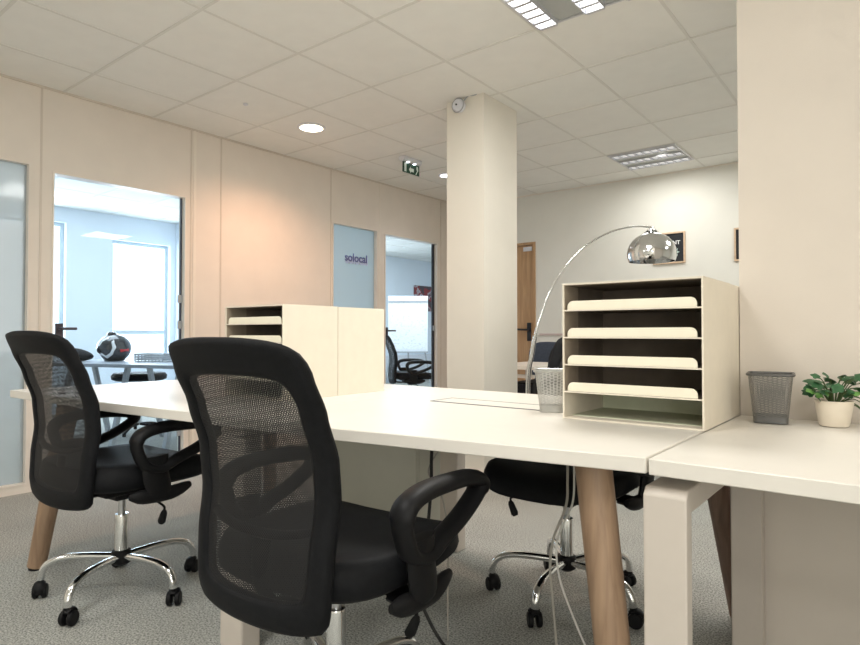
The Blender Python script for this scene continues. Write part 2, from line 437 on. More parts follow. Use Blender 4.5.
# painted pier at the right
struct('wall_right', box(nb(), (-.434, 2.17, 0), (XR, 2.62, H)), M['wall_pier'], smooth=False, label='wide painted wall pier at the right', cat='wall')
# walls behind the camera
struct('wall_front', box(nb(), (XL, YF - .1, 0), (XR + .1, YF, H)), M['wall_back'], smooth=False)
bm = nb(); box(bm, (XR, YF, 0), (XR + .1, YB + .1, H))
struct('wall_side', bm, M['wall_back'], smooth=False)

# free-standing column with skirting
struct('trim_%d' % n, box(nb(), (-2.505, 3.36, 0), (-2.2, 3.79, H)), M['pillar'], smooth=False, label='square cream painted column rising to the ceiling', cat='column'); n += 1
struct('baseboard_column', box(nb(), (-2.517, 3.348, 0), (-2.188, 3.802, .10)), M['trim_light'], bevel=.003)

# side rooms behind the glass
bm = nb()
wins = [(1.7, 3.17, .75, 2.41), (3.735, 4.55, .55, 2.27)]
y = YN
for (a, b, z0, z1) in wins:
    box(bm, (XA - .2, y, 0), (XA, a, H)); box(bm, (XA - .2, a, 0), (XA, b, z0)); box(bm, (XA - .2, a, z1), (XA, b, H)); y = b
box(bm, (XA - .2, y, 0), (XA, 6.1, H)); box(bm, (XA - .2, 6.1, 0), (XA, 8.3, .9)); box(bm, (XA - .2, 6.1, 2.3), (XA, 8.3, H))
box(bm, (XA - .2, 8.3, 0), (XA, YE, H))
struct('wall_outer', bm, M['wall_blue'], smooth=False)
struct('wall_partition', box(nb(), (XA, YP - .07, 0), (XL - T, YP, H)), M['wall_blue'], smooth=False)
struct('wall_near', box(nb(), (XA, YN - .1, 0), (XL - T, YN, H)), M['wall_blue'], smooth=False)
struct('wall_end', box(nb(), (XA, YE, 0), (XL, YE + .1, H)), M['wall_blue'], smooth=False)
k = 3
for (a, b, z0, z1) in wins + [(6.1, 8.3, .9, 2.3)]:
    fr = nb(); w = .045; x0, x1 = XA - .13, XA - .08
    box(fr, (x0, a, z0), (x1, a + w, z1)); box(fr, (x0, b - w, z0), (x1, b, z1)); box(fr, (x0, a + w, z0), (x1, b - w, z0 + w)); box(fr, (x0, a + w, z1 - w), (x1, b - w, z1))
    if k == 4: box(fr, (x0, a + w, 1.0), (x1, b - w, 1.05))
    if k == 4:
        o = struct('window_%d' % k, fr, M['window_frame'], smooth=False, label='bright window seen through the left glass door', cat='window')
    else:
        o = struct('window_%d' % k, fr, M['window_frame'], smooth=False)
    obj('glass_pane', box(nb(), (XA - .11, a + w, z0 + w), (XA - .104, b - w, z1 - w)), M['pane'], o, smooth=False)
    k += 1

# ---------------------------------------------------------------- lights and ceiling fittings
def troffer(label, x0, y0, along_y, lit):
    t = thing('ceiling_light', label, 'light', (x0 + .3, y0 + .3, H), 0, 'square louvred ceiling lights')
    S = .292
    fr = nb(); w = .012
    box(fr, (-S, -S, -.012), (-S + w, S, -.001)); box(fr, (S - w, -S, -.012), (S, S, -.001)); box(fr, (-S + w, -S, -.012), (S - w, -S + w, -.001)); box(fr, (-S + w, S - w, -.012), (S - w, S, -.001))
    obj('frame', fr, M['louvre'], t, smooth=False)
    obj('reflector', box(nb(), (-S + w, -S + w, -.005), (S - w, S - w, -.001)), M['reflector'], t, smooth=False)
    for c in ((-.215, -.0, .215) if not along_y else (-.215, 0.035, .24)):
        a = .045; e = S - w - .01
        tb = nb()
        nseg = 8
        for i in range(nseg):
            s0 = -e + 2 * e * i / nseg + .009; s1 = -e + 2 * e * (i + 1) / nseg - .009
            if along_y: box(tb, (c - a, s0, -.009), (c + a, s1, -.004))
            else: box(tb, (s0, c - a, -.009), (s1, c + a, -.004))
        dim = (not lit)
        obj('tube', tb, M['tube_dim'] if dim else M['tube_on'], t, smooth=False)
        lv = nb()
        for q in (-a - .006, a + .002):
            if along_y: box(lv, (c + q, -e, -.03 if lit else -.018), (c + q + .004, e, -.005))
            else: box(lv, (-e, c + q, -.03 if lit else -.018), (e, c + q + .004, -.005))
        for i in range(nseg + 1):
            s0 = -e + 2 * e * i / nseg
            if along_y: box(lv, (c - a, s0 - .010, -.030 if lit else -.022), (c + a, s0 + .010, -.005))
            else: box(lv, (s0 - .005, c - a, -.022), (s0 + .005, c + a, -.005))
        obj('louvre', lv, M['louvre'], t, smooth=False)
    return t
troffer('lit square louvred ceiling light at the top edge above the desks', -1.52, 2.23, True, True)
troffer('dim square louvred ceiling light near the back wall', -2.12, 5.23, False, False)

def downlight(label, x, y, r, m):
    t = thing('downlight', label, 'light', (x, y, H), 0, 'round ceiling lights')
    lathe_bm = lathe(nb(), [(r * .9, -.001), (r * .9, -.010), (r * 1.0, -.012), (r * 1.12, -.004), (r * 1.12, -.001)], 32, cap=False)
    obj('rim', lathe_bm, M['housing'], t)
    obj('lens', lathe(nb(), [(0, -.0075), (r * .89, -.007), (r * .89, -.002), (0, -.002)], 32, cap=False), m, t)
    return t
downlight('warm glowing round ceiling light near the left partition', -3.617, 3.10, .098, M['spot_warm'])
downlight('small cool white round ceiling light beyond the exit sign', -3.64, 4.88, .075, M['spot_cool'])

t = thing('exit_sign', 'green emergency exit sign hanging under the ceiling by the column', 'sign', (-3.56, 4.22, H), 0)
t.scale = (.8, .72, .80)
bd = nb(); prism(bd, [(-.045, -.001), (.045, -.001), (.045, -.035), (.025, -.058), (-.025, -.058), (-.045, -.035)], lambda p, k: Vector((p[0], -.17 + .34 * k, p[1])))
obj('housing', bd, M['housing'], t, bevel=.004)
for yy in (-.07, .06):
    obj('lamp_lens', lathe(nb(), [(0, -.064), (.02, -.060), (.024, -.052)], 12, (0.01, yy, 0), cap=False), M['spot_cool'], t)
pl = obj('sign_plate', box(nb(), (-.004, -.15, -.175), (.004, .17, -.058)), M['sign_green'], t, smooth=False)
def flat(poly, bm=None, x=.0045): obj('pictogram', prism(nb(), poly, lambda p, k: Vector((x + .0012 * k, p[0], p[1]))), M['sign_white'], pl, smooth=False)
sg = None
flat([(-.125, -.165), (-.085, -.165), (-.085, -.068), (-.125, -.068)], sg)
flat([(-.035, -.13), (.0, -.09), (.0, -.11), (.06, -.11), (.06, -.15), (.0, -.15), (.0, -.17)], sg)
flat([(.09, -.168), (.11, -.168), (.135, -.13), (.15, -.12), (.14, -.072), (.115, -.072), (.11, -.10), (.125, -.125)], sg)

t = thing('alarm_sounder', 'round white wall sounder high on the column by the ceiling', 'alarm', (-2.385, 3.36, 2.548), 0)
RX = Matrix.Rotation(R(90), 4, 'X')
obj('body', lathe(nb(), [(.040, 0), (.046, .02), (.044, .04), (.034, .05), (0, .053)], 28, mtx=RX), M['housing'], t)
obj('rim', lathe(nb(), [(.044, .030), (.050, .034), (.046, .042)], 28, mtx=RX, cap=False), M['grey_metal'], t)
obj('sensor', lathe(nb(), [(.006, .05), (.006, .058), (0, .058)], 10, mtx=RX), M['black_edge'], t)
obj('cable', tube(nb(), smooth_path([(.03, -.012, .03), (.07, -.01, .055), (.12, -.008, .05), (.165, -.006, .07)], 5), .004, 6), M['grey_metal'], t)
tag(obj('ceiling_sensor', lathe(nb(), [(.018, H - .001), (.018, H - .006), (.007, H - .012), (0, H - .012)], 14, (-3.608, 2.5, 0)), M['housing']), 'tiny sprinkler sensor in the ceiling tile left of the warm downlight', 'sensor')

# ---------------------------------------------------------------- desks
ZT, TH = .74, .034
def desktop(parent, pts, hole=None):
    o = obj('desktop', prism(nb(), pts, lambda p, k: Vector((p[0], p[1], ZT - TH + TH * k))), M['desk'], parent, bevel=.0025)
    return o
def oak_leg(parent, top, foot, m, r0=.043, r1=.036):
    b = nb(); tp = Vector((*top, ZT - TH - .001)); ft = Vector((*foot, .012))
    tube(b, [tp, tp.lerp(ft, .5), ft], [r0, (r0 + r1) / 2, r1], 20)
    l = obj('leg', b, m, parent)
    c = nb(); tube(c, [Vector((*foot, 0)), Vector((*foot, .012))], r1 * .85, 16); obj('foot_pad', c, M['plastic'], l)
    return l

# nearest of the pair (right half of the bench)
B = thing('desk', 'white bench desk in the middle with a thick oak leg at its near right corner', 'desk', (0, 0, 0), 0, 'white office desks')
SX = -1.69
fy = 1.118
desktop(B, [(-.440, 1.289), (-.440, 2.352), (SX + .001, 2.352), (SX + .001, fy), (-1.232, 1.158), (-1.039, 1.191), (-.621, 1.258)])
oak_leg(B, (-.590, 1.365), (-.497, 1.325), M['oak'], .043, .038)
oak_leg(B, (-.572, 2.29), (-.480, 2.37), M['shaded_oak'])
# cable hatch in the top
hz = ZT + .0012
ht = nb(); box(ht, (-1.455, 1.86, ZT), (-.86, 1.99, hz)); obj('cable_flap', ht, M['desk'], B, smooth=False)
hf = nb(); box(hf, (-1.462, 1.852, ZT), (-.86, 1.860, hz + .0006)); box(hf, (-1.462, 1.99, ZT), (-.86, 1.996, hz + .0006)); box(hf, (-1.462, 1.86, ZT), (-1.455, 1.99, hz + .0006))
obj('cable_flap_rim', hf, M['wire_solid'], B, smooth=False)

# left half
A = thing('desk', 'white bench desk at the far left end with a splayed oak leg', 'desk', (0, 0, 0), 0, 'white office desks')
desktop(A, [(SX - .001, fy), (SX - .001, 2.352), (-2.4, 2.35), (-3.284, 2.32), (-3.284, 1.011), (-2.444, 1.045), (-1.936, 1.094)])
oak_leg(A, (-2.83, 1.09), (-2.935, 1.01), M['oak'], .043, .036)
oak_leg(A, (-2.95, 2.22), (-3.05, 2.30), M['oak'])

# shared centre frame
cf = thing('trestle', 'white steel trestle frame carrying the joint between the two bench desks', 'trestle', (0, 0, 0))
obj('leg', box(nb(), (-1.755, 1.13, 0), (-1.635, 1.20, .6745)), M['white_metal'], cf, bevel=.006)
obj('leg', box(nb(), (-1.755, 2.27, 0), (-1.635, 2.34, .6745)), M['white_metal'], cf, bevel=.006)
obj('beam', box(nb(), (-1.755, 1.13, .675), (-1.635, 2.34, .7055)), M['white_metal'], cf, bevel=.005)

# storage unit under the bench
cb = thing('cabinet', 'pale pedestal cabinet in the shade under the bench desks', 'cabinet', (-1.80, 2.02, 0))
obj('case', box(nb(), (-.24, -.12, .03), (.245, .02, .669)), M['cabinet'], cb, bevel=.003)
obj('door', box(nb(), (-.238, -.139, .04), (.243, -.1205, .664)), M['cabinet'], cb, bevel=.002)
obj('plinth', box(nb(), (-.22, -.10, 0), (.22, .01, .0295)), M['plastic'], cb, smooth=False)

# right desk with white goal-shaped frame
C = thing('desk', 'white desk at the right edge on a boxy white steel frame', 'desk', (0, 0, 0), 0, 'white office desks')
obj('desktop', box(nb(), (-.435, 1.291, ZT - TH - .002), (1.35, 2.168, ZT - .002)), M['desk'], C, bevel=.0025)
for xs in (0, 1.55):
    f = nb()
    # a continuous goal-shaped frame: front leg, beam, rear leg
    poly = [(1.305, 0), (1.345, 0), (1.345, .625), (2.10, .625), (2.10, 0), (2.145, 0), (2.145, .66), (2.13, .675), (1.32, .675), (1.305, .66)]
    a = [f.verts.new((-.452 + xs, p[0], p[1])) for p in poly]; b = [f.verts.new((-.363 + xs, p[0], p[1])) for p in poly]
    for q, rev in ((a, False), (b, True)):
        quads = [(0, 1, 2, 9), (9, 2, 8, 8), (2, 3, 7, 8), (3, 4, 5, 6), (3, 6, 7, 7)]
        for z in quads:
            vs = []
            for i in z:
                if q[i] not in vs: vs.append(q[i])
            f.faces.new(vs if not rev else list(reversed(vs)))
    N_ = len(poly)
    for i in range(N_): f.faces.new((a[i], b[i], b[(i + 1) % N_], a[(i + 1) % N_]))
    obj('frame_leg', f, M['white_metal'], C, bevel=.004)
    for ys in (1.42, 1.95): obj('spacer', box(nb(), (-.425 + xs, ys, .6755), (-.385 + xs, ys + .08, .7035)), M['dull_chrome'], C, smooth=False)

# ---------------------------------------------------------------- office chairs
def back_y(z, x=0):
    # forward offset of the back at height z (seat faces +Y), gently wrapped around the sitter
    pts = [(.36, -.262), (.46, -.272), (.55, -.268), (.65, -.255), (.75, -.264), (.85, -.298), (.93, -.335), (1.02, -.382)]
    if z <= pts[0][0]: y0 = pts[0][1]
    elif z >= pts[-1][0]: y0 = pts[-1][1]
    else:
        for (za, ya), (zb, yb) in zip(pts, pts[1:]):
            if za <= z <= zb:
                t = (z - za) / (zb - za); t = t * t * (3 - 2 * t) * .5 + t * .5; y0 = ya + (yb - ya) * t; break
    return y0 + .55 * x * x

def outline(N, inset=0.0):
    """closed outline of the back in the x-z plane"""
    ctrl = [(0, 1.006), (.09, 1.004), (.160, .996), (.195, .981), (.208, .950), (.212, .90), (.215, .80), (.216, .70), (.212, .60), (.207, .50), (.202, .435), (.188, .398), (.145, .384), (.08, .377), (0, .375)]
    ctrl = [Vector((x, 0, z)) for x, z in ctrl]
    full = ctrl + [Vector((-p.x, 0, p.z)) for p in reversed(ctrl[1:-1])]
    dense = smooth_path(full, 12, closed=True)
    L = [0]
    for i in range(len(dense)): L.append(L[-1] + (dense[(i + 1) % len(dense)] - dense[i]).length)
    tot = L[-1]; out = []; j = 0
    for k in range(N):
        s = tot * k / N
        while L[j + 1] < s: j += 1
        t = (s - L[j]) / (L[j + 1] - L[j]); p = dense[j].lerp(dense[(j + 1) % len(dense)], t); out.append((p.x, p.z))
    return out

def make_chair(label):
    t = thing('office_chair', label, 'chair')
    N = 96
    O = outline(N)
    cz = .70
    def inner(p):
        x, z = p
        ax = .765; top = .925; bot = .445
        zz = cz + (z - cz) * ((top - cz) / (1.006 - cz) if z > cz else (cz - bot) / (cz - .375))
        return (x * ax, zz)
    I = [inner(p) for p in O]
    # padded rim: ellipse-like section swept between outer and inner outline
    bm = nb(); K = 12; th = .019
    rings = []
    for (o, i) in zip(O, I):
        ring = []
        for k in range(K):
            a = 2 * PI * k / K; c, s = math.cos(a), math.sin(a)
            u = .5 + .5 * math.copysign(abs(c) ** .75, c); v = math.copysign(abs(s) ** .7, s)
            x = i[0] + (o[0] - i[0]) * u; z = i[1] + (o[1] - i[1]) * u
            ring.append(bm.verts.new((x, back_y(z, x) + v * th, z)))
        rings.append(ring)
    for j in range(N):
        r0, r1 = rings[j], rings[(j + 1) % N]
        for k in range(K): bm.faces.new((r0[k], r0[(k + 1) % K], r1[(k + 1) % K], r1[k]))
    fr = obj('backrest_frame', bm, M['leather'], t, angle=180)
    # net panels
    def net(name, off, m, bulge):
        bm = nb(); uvl = bm.loops.layers.uv.new('UVMap')
        rs = []
        S = [1.02, .85, .68, .5, .32, .15]
        for s in S:
            rs.append([bm.verts.new((p[0] * s, back_y(cz + (p[1] - cz) * s, p[0] * s) + off + bulge * (1 - s * s), cz + (p[1] - cz) * s)) for p in I])
        c = bm.verts.new((0, back_y(cz) + off + bulge, cz))
        for a, b in zip(rs, rs[1:]):
            for j in range(N): bm.faces.new((a[j], a[(j + 1) % N], b[(j + 1) % N], b[j]))
        for j in range(N): bm.faces.new((rs[-1][j], rs[-1][(j + 1) % N], c))
        for f in bm.faces:
            for l in f.loops: l[uvl].uv = (l.vert.co.x, l.vert.co.z)
        return obj(name, bm, m, t, angle=180)
    net('rear_net', -.010, M['net'], -.003)
    net('front_net', .011, M['net_inner'], .014)
    # lumbar bar and spine behind the front net
    sp = nb()
    tube(sp, smooth_path([(-.16, back_y(.60, .16) + .004, .60), (-.09, back_y(.59, .09), .585), (0, back_y(.58), .58), (.09, back_y(.59, .09), .585), (.16, back_y(.60, .16) + .004, .60)], 5), .011, 8, flat=.5)
    obj('lumbar_bar', sp, M['plastic'], t)
    sp = nb()
    tube(sp, smooth_path([(0, .02, .395), (0, -.16, .392), (0, -.215, .41), (0, back_y(.47) + .024, .47), (0, back_y(.56) + .022, .56)], 6), .030, 10, flat=.30, up=(1, 0, 0))
    obj('back_spine', sp, M['plastic'], t)
    # seat cushion
    bm = nb(); NS = 48
    def sell(a, sx, sy, e=3.4):
        c, s = math.cos(a), math.sin(a)
        return (sx * math.copysign(abs(c) ** (2 / e), c), sy * math.copysign(abs(s) ** (2 / e), s))
    lv = [(.80, .418, 0), (.93, .420, 0), (.985, .434, 0), (1.0, .455, 0), (.99, .474, .0), (.955, .488, .006), (.88, .496, .008), (.7, .498, .004), (.4, .492, 0)]
    rings = []
    for s, z, cr in lv:
        ring = []
        for k in range(NS):
            x, y = sell(2 * PI * k / NS, .262 * s, .272 * s)
            zz = z - (.030 * max(0, (y - .12) / .125) ** 2 if z > .44 else .004 * 0) + (.010 * (x / .262) ** 2 if z > .48 else 0) + (.012 * max(0, (-y - .10) / .14) if z > .48 else 0)
            ring.append(bm.verts.new((x, y + .026, zz + .018)))
        rings.append(ring)
    for a, b in zip(rings, rings[1:]):
        for k in range(NS): bm.faces.new((a[k], a[(k + 1) % NS], b[(k + 1) % NS], b[k]))
    bm.faces.new(list(reversed(rings[0])))
    c = bm.verts.new((0, .018, .507))
    for k in range(NS): bm.faces.new((rings[-1][k], rings[-1][(k + 1) % NS], c))
    obj('seat', bm, M['leather'], t, angle=70)
    # tilt mechanism
    mb = nb(); box(mb, (-.085, -.11, .385), (.085, .13, .4355)); box(mb, (-.05, -.05, .358), (.05, .06, .3855))
    me = obj('seat_mechanism', mb, M['plastic'], t, bevel=.008)
    # height lever with paddle on the right
    lb = nb(); tube(lb, smooth_path([(.05, .02, .375), (.13, .03, .372), (.215, .035, .352), (.225, .035, .335)], 5), .0045, 8)
    lev = obj('height_lever', lb, M['plastic'], t)
    pb = nb(); tube(pb, [(.226, .035, .336), (.222, .035, .325), (.205, .036, .290), (.200, .036, .281)], [.007, .012, .015, .009], 10, flat=.6)
    obj('paddle', pb, M['plastic'], lev)
    # gas lift
    gb = nb(); tube(gb, [(0, 0, .25), (0, 0, .385)], .0135, 20)
    gl = obj('gas_piston', gb, M['dull_chrome'], t)
    gb = nb(); lathe(gb, [(.0250, .150), (.0250, .297), (.0235, .302), (.0140, .303)], 24); obj('gas_sleeve', gb, M['chrome'], t)
    hb = nb(); lathe(hb, [(.020, .105), (.034, .115), (.037, .135), (.034, .160), (.0255, .165)], 24); obj('base_hub', hb, M['plastic'], t)
    # armrests: a rounded triangular loop on a broad post
    for s in (-1, 1):
        xx = .292
        loop = [(-.085, .53), (-.112, .58), (-.118, .615), (-.095, .643), (-.030, .657), (.07, .657), (.165, .650), (.220, .632), (.208, .606), (.130, .565), (.040, .535), (-.025, .512)]
        b = nb()
        P = smooth_path([(xx * s, y, z) for y, z in loop], 5, closed=True)
        wd = []
        for p in P: wd.append(.032 if p.z > .61 else .028)
        tube(b, P, wd, 14, closed=True, flat=.66, up=(1, 0, 0))
        # post
        tube(b, smooth_path([(xx * s, -.048, .560), (xx * s, -.045, .50), (xx * s * .99, -.030, .445), (xx * s * .96, -.022, .412), (xx * s * .86, -.018, .402), (xx * s * .70, -.015, .405)], 5), [.036] * 26 if False else [.052 - .010 * (i / 25) for i in range(26)], 14, flat=.38, up=(0, 1, 0))
        # bracket flange under the seat rail
        tube(b, smooth_path([(xx * s * .93, -.13, .425), (xx * s * .955, -.06, .415), (xx * s * .955, .03, .412), (xx * s * .93, .11, .425)], 4), [.010, .018, .024, .026, .026, .026, .026, .026, .026, .024, .022, .018, .012], 10, flat=.75, up=(0, 0, 1))
        obj('armrest', b, M['plastic'], t, angle=60)
    # five chromed legs with twin castors
    for k in range(5):
        a = 2 * PI * k / 5 + R(6)
        d = Vector((math.cos(a), math.sin(a), 0)); sd = Vector((-math.sin(a), math.cos(a), 0)); zz = Vector((0, 0, 1))
        b = nb()
        path = smooth_path([d * .03 + zz * .140, d * .13 + zz * .146, d * .21 + zz * .143, d * .262 + zz * .124, d * .283 + zz * .092, d * .286 + zz * .066], 5)
        tube(b, path, [.0155] * 8 + [.0145] * (len(path) - 8), 12, flat=.85, up=sd)
        lg = obj('base_leg', b, M['chrome'], t)
        cpos = d * .286
        an = a + [0.6, 2.2, -1.0, .2, 1.6][k]
        ax = Vector((math.cos(an), math.sin(an), 0)); fw = Vector((-ax.y, ax.x, 0))
        b = nb()
        for w in (-1, 1):
            c0 = cpos + fw * .008 + zz * .0262
            pr = [(0.0, .006), (.022, .006), (.0260, .009), (.0260, .020), (.022, .024), (0.0, .024)]
            mt = Matrix((( fw.x, 0, ax.x * w, c0.x), (fw.y, 0, ax.y * w, c0.y), (0, 1, 0, c0.z), (0, 0, 0, 1)))
            lathe(b, pr, 18, mtx=mt, cap=False)
        # hood over the wheels
        hd = []
        for i in range(7):
            an2 = R(-20 + 160 * i / 6)
            hd.append(cpos + fw * (.008 + .026 * math.cos(an2)) + zz * (.0300 + .0285 * math.sin(an2)))
        tube(b, hd, [.010, .016, .019, .020, .019, .016, .010], 8, flat=.35, up=ax)
        tube(b, [cpos + zz * .045, cpos + zz * .072], .011, 10)
        obj('caster', b, M['plastic'], lg)
    return t

def set_seat(ch, dz):
    # slide everything above the gas spring up or down, as its lever would
    for c in ch.children:
        if c.name.split('.')[0] not in ('base_leg', 'base_hub', 'gas_sleeve', 'gas_piston'): c.location.z = dz
def turn_base(ch, deg):
    for c in ch.children:
        if c.name.split('.')[0] == 'base_leg': c.rotation_euler.z = R(deg)
chair2 = make_chair('black mesh-back office chair nearest the camera, back turned to it')
chair2.location = (-1.158, 1.080, 0); chair2.rotation_euler = (0, 0, R(5)); chair2['group'] = 'black office chairs'
chair1 = dup(chair2, (-2.418, 1.125, 0), R(5), 'black mesh-back office chair on chrome base at the far left desk end')
chair3 = dup(chair2, (-1.033, 2.145, 0), R(180), 'black office chair tucked in on the far side behind the tray sorters')
chairB = dup(chair2, (-4.98, 5.93, 0), R(-38), 'black office chair standing in the flipchart room behind the glass door')
set_seat(chair2, -.012); set_seat(chair1, .006)
for c in chair1.children:
    if c.name.split('.')[0] in ('backrest_frame', 'rear_net', 'front_net', 'lumbar_bar', 'back_spine'): c.location.y = .022
turn_base(chair3, 16); turn_base(chair1, 1)

# ---------------------------------------------------------------- tray sorters
def sorter(label, x, y, rz, W, D, Hh, z0=ZT, detail=True):
    t = thing('paper_sorter', label, 'paper sorter', (x, y, z0 + .0005), rz, 'cream tray sorters on the desks')
    w = .005
    cs = nb()
    box(cs, (0, 0, 0), (w, D, Hh)); box(cs, (W - w, 0, 0), (W, D, Hh)); box(cs, (w, 0, Hh - w), (W - w, D, Hh)); box(cs, (w, 0, 0), (W - w, D, w))
    obj('case', cs, M['card'], t, smooth=False)
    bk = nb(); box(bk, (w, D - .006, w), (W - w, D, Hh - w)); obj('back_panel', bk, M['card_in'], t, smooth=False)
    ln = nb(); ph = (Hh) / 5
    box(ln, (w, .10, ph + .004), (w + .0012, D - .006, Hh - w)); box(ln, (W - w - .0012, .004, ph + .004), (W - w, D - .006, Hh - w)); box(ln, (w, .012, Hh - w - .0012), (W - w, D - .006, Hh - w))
    obj('dark_shaded_lining', ln, M['card_in'], t, smooth=False)
    ln = nb(); box(ln, (w, .004, ph + .004), (w + .0010, .10, Hh - w)); obj('half_shaded_lining', ln, M['card_half_shade'], t, smooth=False)
    g = nb(); box(g, (w + .001, D - .0075, w), (W - w - .001, D - .0062, ph - .004)); box(g, (w + .001, .05, w), (W - w - .001, D - .008, w + .0012)); obj('green_bounce_lining', g, M['card_bounce'], t, smooth=False)
    for i in range(1, 5):
        z = ph * i
        s = nb(); box(s, (w + .0015, .004, z - .002), (W - w - .0015, D - .0065, z + .001))
        sh = obj('shelf', s, M['card_in'], t, smooth=False)
        e = nb(); box(e, (w, .0, z - .0025), (W - w, .0038, z + .0015)); obj('shelf_edge', e, M['card'], sh, smooth=False)
        lp = nb(); x0, x1, h, r = .014, W - .018, .027, .018
        poly = [(x0, 0), (x1, 0)] + [(x1 - r + r * math.cos(R(a)), h - r + r * math.sin(R(a))) for a in range(0, 91, 15)] + [(x0 + r - r * math.sin(R(a)), h - r + r * math.cos(R(a))) for a in range(0, 91, 15)]
        prism(lp, poly, lambda p, k: Vector((p[0], .006 + .003 * k, z + .0018 + p[1])))
        obj('tray_lip', lp, M['card_lip'], sh, smooth=False)
    return t
sorter('large cream tray sorter with five tiers nearest the pier, open side to camera', -.843, 1.728, 0, .410, .305, .415)
sorter('cream tray sorter behind the nearest one, hard against the wall pier', -.4365, 2.337, R(180), .402, .300, .4145)
W3 = .385
sorter('cream tray sorter on the left desk half, partly hidden by the nearest chair', -1.895 - W3, 1.486, 0, W3, .285, .375)
sorter('cream tray sorter turned away behind the one on the left desk half', -1.895, 2.0595, R(180), W3, .285, .374)

# ---------------------------------------------------------------- small things on the desks
def basket(label, x, y, rz, net, solid, wt=.066, wb=.048, h=.148):
    t = thing('pencil_basket', label, 'basket', (x, y, ZT + .0005), rz, 'wire mesh bins on the desks')
    def ring(w, z, n=6):
        pts = []; r = w * .28
        for cx, cy, a0 in ((w - r, w - r, 0), (-w + r, w - r, 90), (-w + r, -w + r, 180), (w - r, -w + r, 270)):
            for i in range(n): a = R(a0 + 90 * i / (n - 1)); pts.append(Vector((cx + r * math.cos(a), cy + r * math.sin(a), z)))
        return pts
    bm = nb(); uvl = bm.loops.layers.uv.new('UVMap'); rs = []
    Z = [.018, .06, .10, h - .004]
    for z in Z:
        w = wb + (wt - wb) * (z / h); rs.append([bm.verts.new(p) for p in ring(w, z)])
    n = len(rs[0])
    for i, (a, b) in enumerate(zip(rs, rs[1:])):
        for k in range(n):
            f = bm.faces.new((a[k], a[(k + 1) % n], b[(k + 1) % n], b[k]))
            us = [k, k + 1, k + 1, k]; 
            for l, u in zip(f.loops, us): l[uvl].uv = (u * 4 * (wb + wt) / n, l.vert.co.z)
    obj('wire_net', bm, net, t, angle=180)
    tube_b = nb(); tube(tube_b, ring(wt + .0015, h), .0042, 8, closed=True); obj('rim', tube_b, solid, t)
    bs = nb(); rr = [(1.01, .0), (1.01 + .02, .019), (.98, .019), (.98, .004)]
    rings = [[bs.verts.new(p) for p in ring(wb * s, z)] for s, z in rr]
    for a, b in zip(rings, rings[1:]):
        for k in range(n): bs.faces.new((a[k], a[(k + 1) % n], b[(k + 1) % n], b[k]))
    bs.faces.new(rings[0]); bs.faces.new(rings[-1])
    obj('base', bs, solid, t)
    return t
basket('dark grey wire mesh bin standing on the right desk beside the potted plant', -.327, 2.045, R(8), M['wire'], M['wire_solid'], .058, .044, .141)
basket('silver wire mesh bin peeking out at the left side of the large tray sorter', -.948, 1.872, R(27), M['wire_light'], M['wire_light_solid'], .060, .044, .136)

pt = thing('potted_plant', 'small leafy green plant in a cream pot on the right desk', 'plant', (-.172, 2.065, ZT))
pt.scale = (.94, .94, .94)
obj('pot', lathe(nb(), [(0, 0), (.036, 0), (.040, .004), (.050, .070), (.052, .076), (.049, .077), (.046, .066), (0, .066)], 28, cap=False), M['pot'], pt)
obj('soil', lathe(nb(), [(.0465, .062), (.03, .070), (0, .072)], 20, cap=False), M['soil'], pt)
stems = nb(); leaves = nb(); leaves2 = nb()
def leaf(bm, c, d, size, up):
    """lobed round leaf, slightly cupped"""
    d = d.normalized(); s = d.cross(up).normalized(); n_ = s.cross(d)
    P = []
    for i in range(18):
        a = 2 * PI * i / 18; r = size * (1 + .16 * math.cos(5 * a)) * (.80 + .2 * math.cos(a))
        q = c + d * (size * .7 + r * math.cos(a)) + s * (r * .85 * math.sin(a)) - n_ * (.35 * r * r / size * .6)
        P.append(bm.verts.new(q))
    cc = bm.verts.new(c + d * size * .7 + n_ * size * .05)
    for i in range(18): bm.faces.new((P[i], P[(i + 1) % 18], cc))
rnd = random.Random(11)
ux = Vector((.785, .62, 0)); uz = Vector((0, 0, 1)); uf = Vector((.62, -.785, 0))
specs = []
for i in range(22):
    specs.append((rnd.uniform(-.072, .055), rnd.uniform(.085, .150), rnd.uniform(-.035, .05), .016 + rnd.random() * .008, False))
specs += [(-.080, .108, .02, .015, True), (-.062, .098, .03, .016, True), (-.045, .104, .035, .015, True), (.034, .105, .045, .021, True),
          (.062, .080, .045, .018, True), (.075, .058, .04, .018, True), (.070, .034, .05, .015, True), (.088, .07, .03, .017, False), (-.05, .150, 0, .014, False), (.05, .138, .01, .015, False), (.085, .128, .0, .013, False), (.02, .152, .01, .013, False), (-.02, .154, 0, .014, False), (.082, .02, .045, .014, False)]
for lx, lz, lf, sz, light in specs:
    sz *= 1.15
    c = ux * lx + uz * lz + uf * lf
    base = Vector((c.x * .15, c.y * .15, .068))
    tube(stems, smooth_path([base, base.lerp(c, .5) + uz * .02, c], 4), .0016, 5)
    d = Vector((c.x, c.y, 0)) * 1.0 + Vector((rnd.uniform(-.03, .03), rnd.uniform(-.03, .03), rnd.uniform(-.02, .02)))
    if d.length < .01: d = Vector((.03, 0, .01))
    upv = (uz * 1.0 + uf * rnd.uniform(.3, 1.2) + ux * rnd.uniform(-.4, .4)).normalized()
    leaf(leaves2 if light else leaves, c - d.normalized() * sz * .7, d, sz, upv)
obj('stems', stems, M['stem'], pt)
lf_ = obj('foliage', leaves, M['leaf'], pt, angle=180); lf2 = obj('foliage', leaves2, M['leaf_light'], pt, angle=180, label='lighter green leaves')

